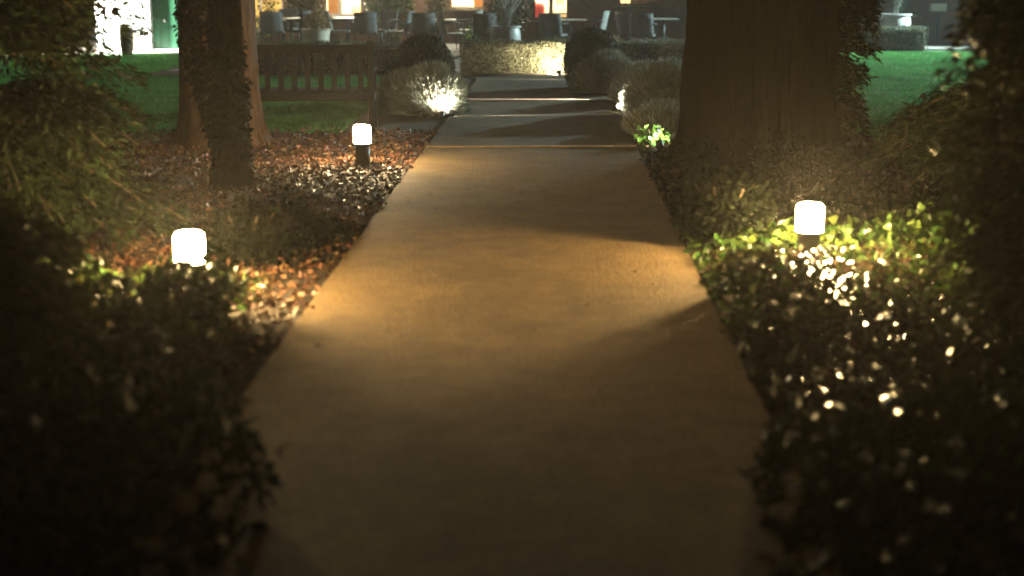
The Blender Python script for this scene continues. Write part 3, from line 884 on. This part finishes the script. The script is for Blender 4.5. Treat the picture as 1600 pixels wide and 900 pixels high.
# wing with the green door
DY = 30.0
wg = empty('porch_wing', (0, DY, 0))
tag(wg, 'white porch with a glossy green door at the far left', 'porch')
def dx(u): return P(u, 40, DY).x
def dz(v): return P(240, v, DY).z
dl = dx(237); dr = dl + .86
wmb = MB()
wmb.box(((dx(150) + dl - .34) / 2, .15, 1.4), (dl - .34 - dx(150), .3, 2.8))
wmb.box((dr + .3 + .2, .15, 1.4), (.4, .3, 2.8))
wmb.box(((dl - .34 + dr + .3) / 2, .15, 2.5), (dr - dl + .64, .296, .6))
wmb.build('wall', M_white, wg)
MB().box((dx(211), -.05, .22), (.17, .1, .44)).build('brick_pier', M_brick, wg)
f = MB()
f.box((dl - .17, .05, 1.1), (.34, .28, 2.2), bevel=.01).box((dr + .15, .05, 1.1), (.3, .28, 2.2), bevel=.01)
f.build('door_frame', M_white, wg)
MB().box(((dl + dr) / 2, .02, .05), (dr - dl - .004, .24, .1)).build('threshold', M_white, wg)
MB().box(((dl + dr) / 2, -.35, .035), (dr - dl + .9, .5, .07), bevel=.01).build('doorstep', mat('pale_step', (.5, .45, .42), .7, .1, 6), wg)
dob = MB().box(((dl + dr) / 2, .10, 1.13), (dr - dl - .01, .05, 2.05)).build('door', M_door, wg)
for s in range(5):
    xx = dl + .0 + (dr - dl) * (s + .5) / 5
    MB().box((xx, .072, 1.13), ((dr - dl) / 5 - .012, .012, 2.0), bevel=.004).build('door_board', M_door, dob)
zh = dz(29)
MB().bar((dl + .03, .04, zh), (dl + .14, .04, zh), .018, .02).tube([(dl + .035, .07, zh), (dl + .035, .035, zh)], .012, 8).build('handle', M_brass, dob)
MB().lathe([(0, .0), (.035, .0), (.038, .02), (.02, .05), (0, .055)], 16).build('knocker', M_leg, dob)
k = dob.children[-1]; k.location = (dx(257), .06, dz(33)); k.rotation_euler = (R(90), 0, 0)
MB().box(((dl + dr) / 2, .4, 2.86), (dr - dl + 1.6, 1.2, .12)).build('roof', M_roof, wg)
# porch lantern on the wing, above the frame of the picture
pl = empty('porch_lantern', (dl - 1.25, DY - .1, 2.5))
tag(pl, 'porch lantern above the green door', 'lantern')
MB().box((0, .06, .05), (.08, .05, .2)).build('bracket', M_leg, pl)
MB().lathe([(0, -.02), (.05, 0), (.06, .16), (.03, .2), (0, .2)], 16, (0, -.03, 0)).build('glass', emit('porch_glass', (.95, .98, 1.0), 40), pl)
ld = bpy.data.lights.new('lantern_lamp', 'SPOT'); ld.energy = 34000; ld.color = (.97, 1.0, .9); ld.shadow_soft_size = .08; ld.spot_size = R(125); ld.spot_blend = .8
lo = bpy.data.objects.new('lantern_lamp', ld); col.objects.link(lo); lo.parent = pl; lo.location = (0, -.45, -.02); lo.rotation_euler = (R(48), 0, 0)

def wall_lantern(u, label):
    t = empty('wall_lantern', (PX(u, HY), HY - .12, 2.1)); tag(t, label, 'lantern', 'wall lanterns on the house')
    MB().box((0, .08, .05), (.08, .08, .2)).build('bracket', M_leg, t)
    MB().lathe([(0, -.02), (.05, 0), (.06, .16), (.03, .2), (0, .2)], 16, (0, -.03, 0)).build('glass', emit('lantern_glass', (1, .86, .6), 40), t)
    ld = bpy.data.lights.new('lantern_lamp', 'POINT'); ld.energy = 320; ld.color = (1, .86, .6); ld.shadow_soft_size = .06
    lo = bpy.data.objects.new('lantern_lamp', ld); col.objects.link(lo); lo.parent = t; lo.location = (0, -.12, .08)
wall_lantern(455, 'wall lantern on the house left of the orange-lit window')
wall_lantern(650, 'wall lantern on the house between orange-lit and cream-lit windows')

# floodlight on a pole, beyond the right edge of the picture
fl = empty('floodlight_pole', (15.0, 32.3, 0))
tag(fl, 'pole with a cool white floodlight by the right lawn', 'floodlight')
MB().tube([(0, 0, -.1), (0, 0, 4.4)], .05, 12).build('pole', M_leg, fl)
fb = MB().box((-.1, -.1, 4.45), (.3, .3, .2), bevel=.02).build('housing', M_leg, fl)
ld = bpy.data.lights.new('flood_lamp', 'SPOT'); ld.energy = 22000; ld.color = (.64, .95, .95); ld.shadow_soft_size = .12; ld.spot_size = R(70); ld.spot_blend = .3
lo = bpy.data.objects.new('flood_lamp', ld); col.objects.link(lo); lo.parent = fl; lo.location = (-.3, -.2, 4.3)
lo.rotation_euler = (Vector((6.6, 28.4, 0)) - Vector((15.0, 32.3, 4.3))).to_track_quat('-Z', 'Y').to_euler()

# ------------------------------------------------------------------ patio furniture
def make_chair(m):
    t = empty('patio_chair', (0, 0, 0))
    W, D, S, H = .50, .46, .42, .84
    # curved woven back, leaning away from the sitter
    bm = MB()
    def pt(i, j, off):
        q = i / 8 - .5; r = j / 4
        return Vector((q * W * (1 - .06 * r), -D / 2 - .10 * r + .10 * (abs(q) * 2) ** 2 + off, S - .04 + r * (H - S + .04)))
    for off in (0, -.018):
        g = [[bm.bm.verts.new(pt(i, j, off)) for j in range(5)] for i in range(9)]
        for i in range(8):
            for j in range(4):
                f = bm.bm.faces.new((g[i][j], g[i + 1][j], g[i + 1][j + 1], g[i][j + 1])); f.smooth = True
        if off == 0: g0 = g
    for i in range(8):
        for j in (0, 4): bm.bm.faces.new((g0[i][j], g0[i + 1][j], g[i + 1][j], g[i][j]))
    for j in range(4):
        for i in (0, 8): bm.bm.faces.new((g0[i][j], g0[i][j + 1], g[i][j + 1], g[i][j]))
    bm.build('backrest', m, t)
    MB().box((0, 0, S - .02), (W, D, .05), bevel=.015).build('seat', m, t)
    for sx in (-1, 1):
        MB().bar((sx * (W / 2 - .02), D / 2 - .02, 0), (sx * (W / 2 - .02), D / 2 - .02, S - .047), .028, .028).build('leg', M_leg, t)
        MB().bar((sx * (W / 2 - .02), -D / 2 + .0, 0), (sx * (W / 2 - .02), -D / 2 + .03, S - .047), .028, .028).build('leg', M_leg, t)
        MB().tube([(sx * (W / 2 + .015), D / 2 - .03, S - .02), (sx * (W / 2 + .02), D / 2 - .05, S + .2), (sx * (W / 2 + .02), 0, S + .22), (sx * (W / 2 + .005), -D / 2 - .02, S + .2)], .014, 8).build('armrest', M_leg, t)
    return t
ch_a = make_chair(M_chair); ch_b = make_chair(M_chair2)
used = set()
def chair(u, Y, rz, label, kind=0):
    src = ch_b if kind else ch_a
    o = copy_tree(src) if kind in used else src
    used.add(kind)
    o.location = (PX(u, Y), Y, .02); o.rotation_euler = (0, 0, rz)
    tag(o, label, 'chair', 'woven chairs on the patio')
chair(427, 31.0, .05, 'grey woven chair seen from behind, just right of the reddish trunk')
chair(446, 32.7, 2.9, 'pale chair facing the camera across the leftmost table', 1)
chair(464, 31.5, 1.35, 'woven chair seen side-on between the leftmost table and cream planter')
chair(531, 31.4, -1.5, 'woven chair side-on directly right of the cream planter', 1)
chair(572, 30.4, .08, 'dark woven chair seen from behind, below the orange-lit window')
chair(599, 31.9, 2.5, 'pale woven chair turned to the camera, right of the orange-lit window', 1)
chair(624, 30.9, 1.5, 'dark chair in profile before the flowering shrub')
chair(664, 29.8, -.05, 'dark woven chair seen from behind, above the left topiary dome')
chair(707, 29.9, -1.35, 'pale chair in profile with its slanted back toward the table', 1)
chair(731, 31.8, 1.45, 'pale chair in profile facing left, below the cream-lit window', 1)
chair(757, 29.5, .1, 'dark woven chair seen from behind, just left of the big glazed pot')
chair(864, 29.4, -.35, 'dark woven chair in front of the window with the red chair')
chair(927, 31.2, 1.4, 'dim chair in profile above the right topiary dome', 1)
chair(985, 30.6, -.9, 'dim woven chair under the window with a bright slit')
chair(1003, 29.2, -.2, 'dark chair seen from behind, beside the low bluish hedge')
chair(1328, 32.8, .5, 'dark chair in shadow left of the right-hand pot')

def make_table():
    t = empty('patio_table', (0, 0, 0))
    MB().box((0, 0, .655), (.62, .62, .025), bevel=.005).build('table_top', M_table, t)
    MB().tube([(0, 0, .03), (0, 0, .6425)], .03, 12).build('pedestal', M_leg, t)
    MB().lathe([(0, 0), (.2, 0), (.2, .015), (.04, .03), (0, .03)], 24).build('base', M_leg, t)
    return t
tb = make_table(); first = True
for (u, Y, lab) in [(456, 32.0, 'small square table at the leftmost group of chairs'), (545, 32.2, 'small table behind the chairs under the orange-lit window'),
                    (690, 30.9, 'small pale table between the dark chair and the slanted one'), (893, 30.9, 'small table right of the chair before the red chair window'),
                    (1036, 31.4, 'dim table near the dark trunk with its edge catching light'), (1350, 33.0, 'dim table left of the right-hand pot'), (1404, 34.2, 'dim table behind the right-hand pot')]:
    o = tb if first else copy_tree(tb); first = False
    o.location = (PX(u, Y), Y, .021); tag(o, lab, 'table', 'small square tables on the patio')

def pot(label, u, Y, r, h, m, prof, name='plant_pot'):
    t = empty(name, (PX(u, Y), Y, .021))
    tag(t, label, 'pot')
    MB().lathe([(0, 0)] + [(a * r, b * h) for a, b in prof] + [(.86 * r, h), (.84 * r, .9 * h), (0, .88 * h)], 32).build('pot_body', m, t)
    MB().lathe([(.9 * r, .955 * h), (1.02 * r, .965 * h), (1.04 * r, .99 * h), (1.0 * r, 1.015 * h), (.88 * r, 1.012 * h), (.9 * r, .955 * h)], 32).build('rim', m, t)
    MB().lathe([(0, .89 * h), (.83 * r, .885 * h)], 24).build('soil', M_soil, t)
    return t
jar = [(.72, 0), (.86, .12), (.97, .4), (1.0, .62), (.97, .8), (.9, .93), (.92, .96)]
jar_b = [(.80, 0), (.90, .15), (.98, .42), (.99, .44), (1.0, .47), (.99, .7), (.96, .86), (.9, .94)]
pot('big grey glazed pot of tall stems in the middle of the patio edge', 790, 28.6, .30, .60, M_pot, jar_b)
pot('tall pale pot behind the right-hand hedge, lit bluish on one side', 1397, 33.0, .345, .72, M_pot, jar_b)
pot('round cream tapered planter left of the chairs', 495, 29.2, .30, .52, M_potc, [(.66, 0), (.72, .05), (.86, .5), (.96, .92)])
pot('small pot with pale foliage beside the white porch', 199, 29.2, .14, .55, M_stem, jar)

def stems(label, u, Y, z, n, h, spread, m):
    t = empty('strappy_plant', (PX(u, Y), Y, z))
    tag(t, label, 'plant')
    for i in range(n):
        a = random.uniform(0, 6.28); s = random.uniform(.1, 1) * spread; hh = h * random.uniform(.7, 1.1)
        r0 = .04 * random.random()
        MB().tube([(math.cos(a) * r0, math.sin(a) * r0, -.05), (math.cos(a) * s * .35, math.sin(a) * s * .35, hh * .5), (math.cos(a) * s, math.sin(a) * s, hh)], [.012, .010, .003], 5).build('stem', m, t)
    k = 500
    p = np.stack([rng.normal(0, spread * .5, k), rng.normal(0, spread * .4, k), rng.uniform(.08, h, k)], 1)
    V, F = leaves(p, rdir(k, -.1), rdir(k, .6), rng.uniform(.04, .11, k), .28)
    tag(npmesh('foliage', V, F, M_dome, t), kind='stuff')
M_pale = mat('pale_stem', (.38, .37, .34), .7, .2, 10)
stems('bare pale stems fanning out of the big grey pot', 790, 28.6, .56, 26, .75, .42, M_pale)
stems('pale stems rising from the tall right-hand pot', 1397, 33.0, .69, 18, .7, .24, M_pale)
leafy('dry sprawling plant in the cream planter', (PX(497, 29.2), 29.2, .48), 700, .27, .45, .06, mat('dry_leaf', (.22, .16, .07), .6, .3, 6, island=.4, trans=.2), name='potted_plant')
leafy('pale foliage in the small pot beside the porch', (PX(199, 29.2), 29.2, .5), 160, .13, .2, .06, mat('pale_leaf', (.3, .4, .3), .6, .2, 6, island=.3, trans=.2), name='potted_plant')

M_wshr = mat('wall_shrub_leaf', (.17, .15, .06), .5, .3, 6, island=.5, hue=.04, trans=.25)
M_wshr2 = mat('wall_shrub_green', (.08, .14, .045), .4, .3, 6, island=.5, hue=.03, trans=.25)
leafy('olive-brown wall shrub between the two leftmost lit windows', (PX(478, 34.6), 34.5, 0), 5200, .52, 2.2, .075, M_wshr, 'shrub', 'wall_shrub', flowers=9)
leafy('green flowering wall shrub right of the orange-lit window', (PX(610, 34.5), 34.4, 0), 5500, .62, 2.2, .08, M_wshr2, 'shrub', 'wall_shrub', flowers=26)
leafy('brown climber at the left of the cream-lit window', (PX(683, 34.9), 34.8, 0), 2200, .28, 2.2, .075, M_wshr, 'shrub', 'wall_shrub', flowers=4)
leafy('dark shrub behind the big grey pot', (PX(797, 34.2), 34.2, 0), 3500, .5, 2.2, .085, M_dome, 'shrub', 'wall_shrub')
leafy('loose climber silhouetted before the leftmost cream-lit window', (PX(421, 34.5), 34.6, 0), 330, .30, 2.2, .08, M_dome, 'climber', 'climbing_plant')
leafy('leafy plant under the leftmost cream-lit window', (PX(404, 33.6), 33.6, 0), 420, .38, .85, .08, M_wshr2, 'plant')
leafy('fresh green plant between chair legs left of the cream planter', (PX(467, 30.6), 30.6, 0), 160, .2, .3, .07, M_bright, 'plant')
leafy('fresh green plant left of the dark chair by the big pot', (PX(738, 31.0), 30.4, 0), 150, .16, .55, .08, M_bright, 'plant')
leafy('pale spiky plant behind the right dome', (PX(962, 27.4), 27.4, 0), 220, .3, .45, .09, mat('pale_leaf2', (.16, .24, .18), .6, .2, 6, island=.3, trans=.2), 'plant', width=.3)
leafy('wispy dry plant behind the low bluish hedge', (PX(1037, 27.6), 27.6, 0), 160, .22, .5, .09, M_lav, 'plant', width=.15)
# white box on the right
bx = empty('utility_box', (PX(1455, 35.0), 34.6, 0)); tag(bx, 'pale utility box on a post at the far right', 'box')
MB().box((0, 0, .86), (.36, .16, .18), bevel=.01).build('box_body', M_white, bx)
MB().tube([(0, 0, -.05), (0, 0, .77)], .03, 10).build('post', M_leg, bx)

# ------------------------------------------------------------------ thin haze added to imitate lens glow round the lamps
if HAZE > 0:
    hz = MB().box((0, 35, 4.0), (184, 154, 11.0)).build('haze', None)
    hz.display_type = 'WIRE'
    m = bpy.data.materials.new('lens_glow_haze'); m.use_nodes = True
    n_, l_ = m.node_tree.nodes, m.node_tree.links
    n_.remove(n_['Principled BSDF'])
    v = n_.new('ShaderNodeVolumePrincipled')
    v.inputs['Color'].default_value = (.9, .9, .88, 1)
    v.inputs['Density'].default_value = HAZE
    v.inputs['Anisotropy'].default_value = 0.72
    l_.new(v.outputs[0], n_['Material Output'].inputs['Volume'])
    hz.data.materials.append(m)
    tag(hz, 'thin added haze imitating lens glow round the lamps', 'haze', kind='stuff')
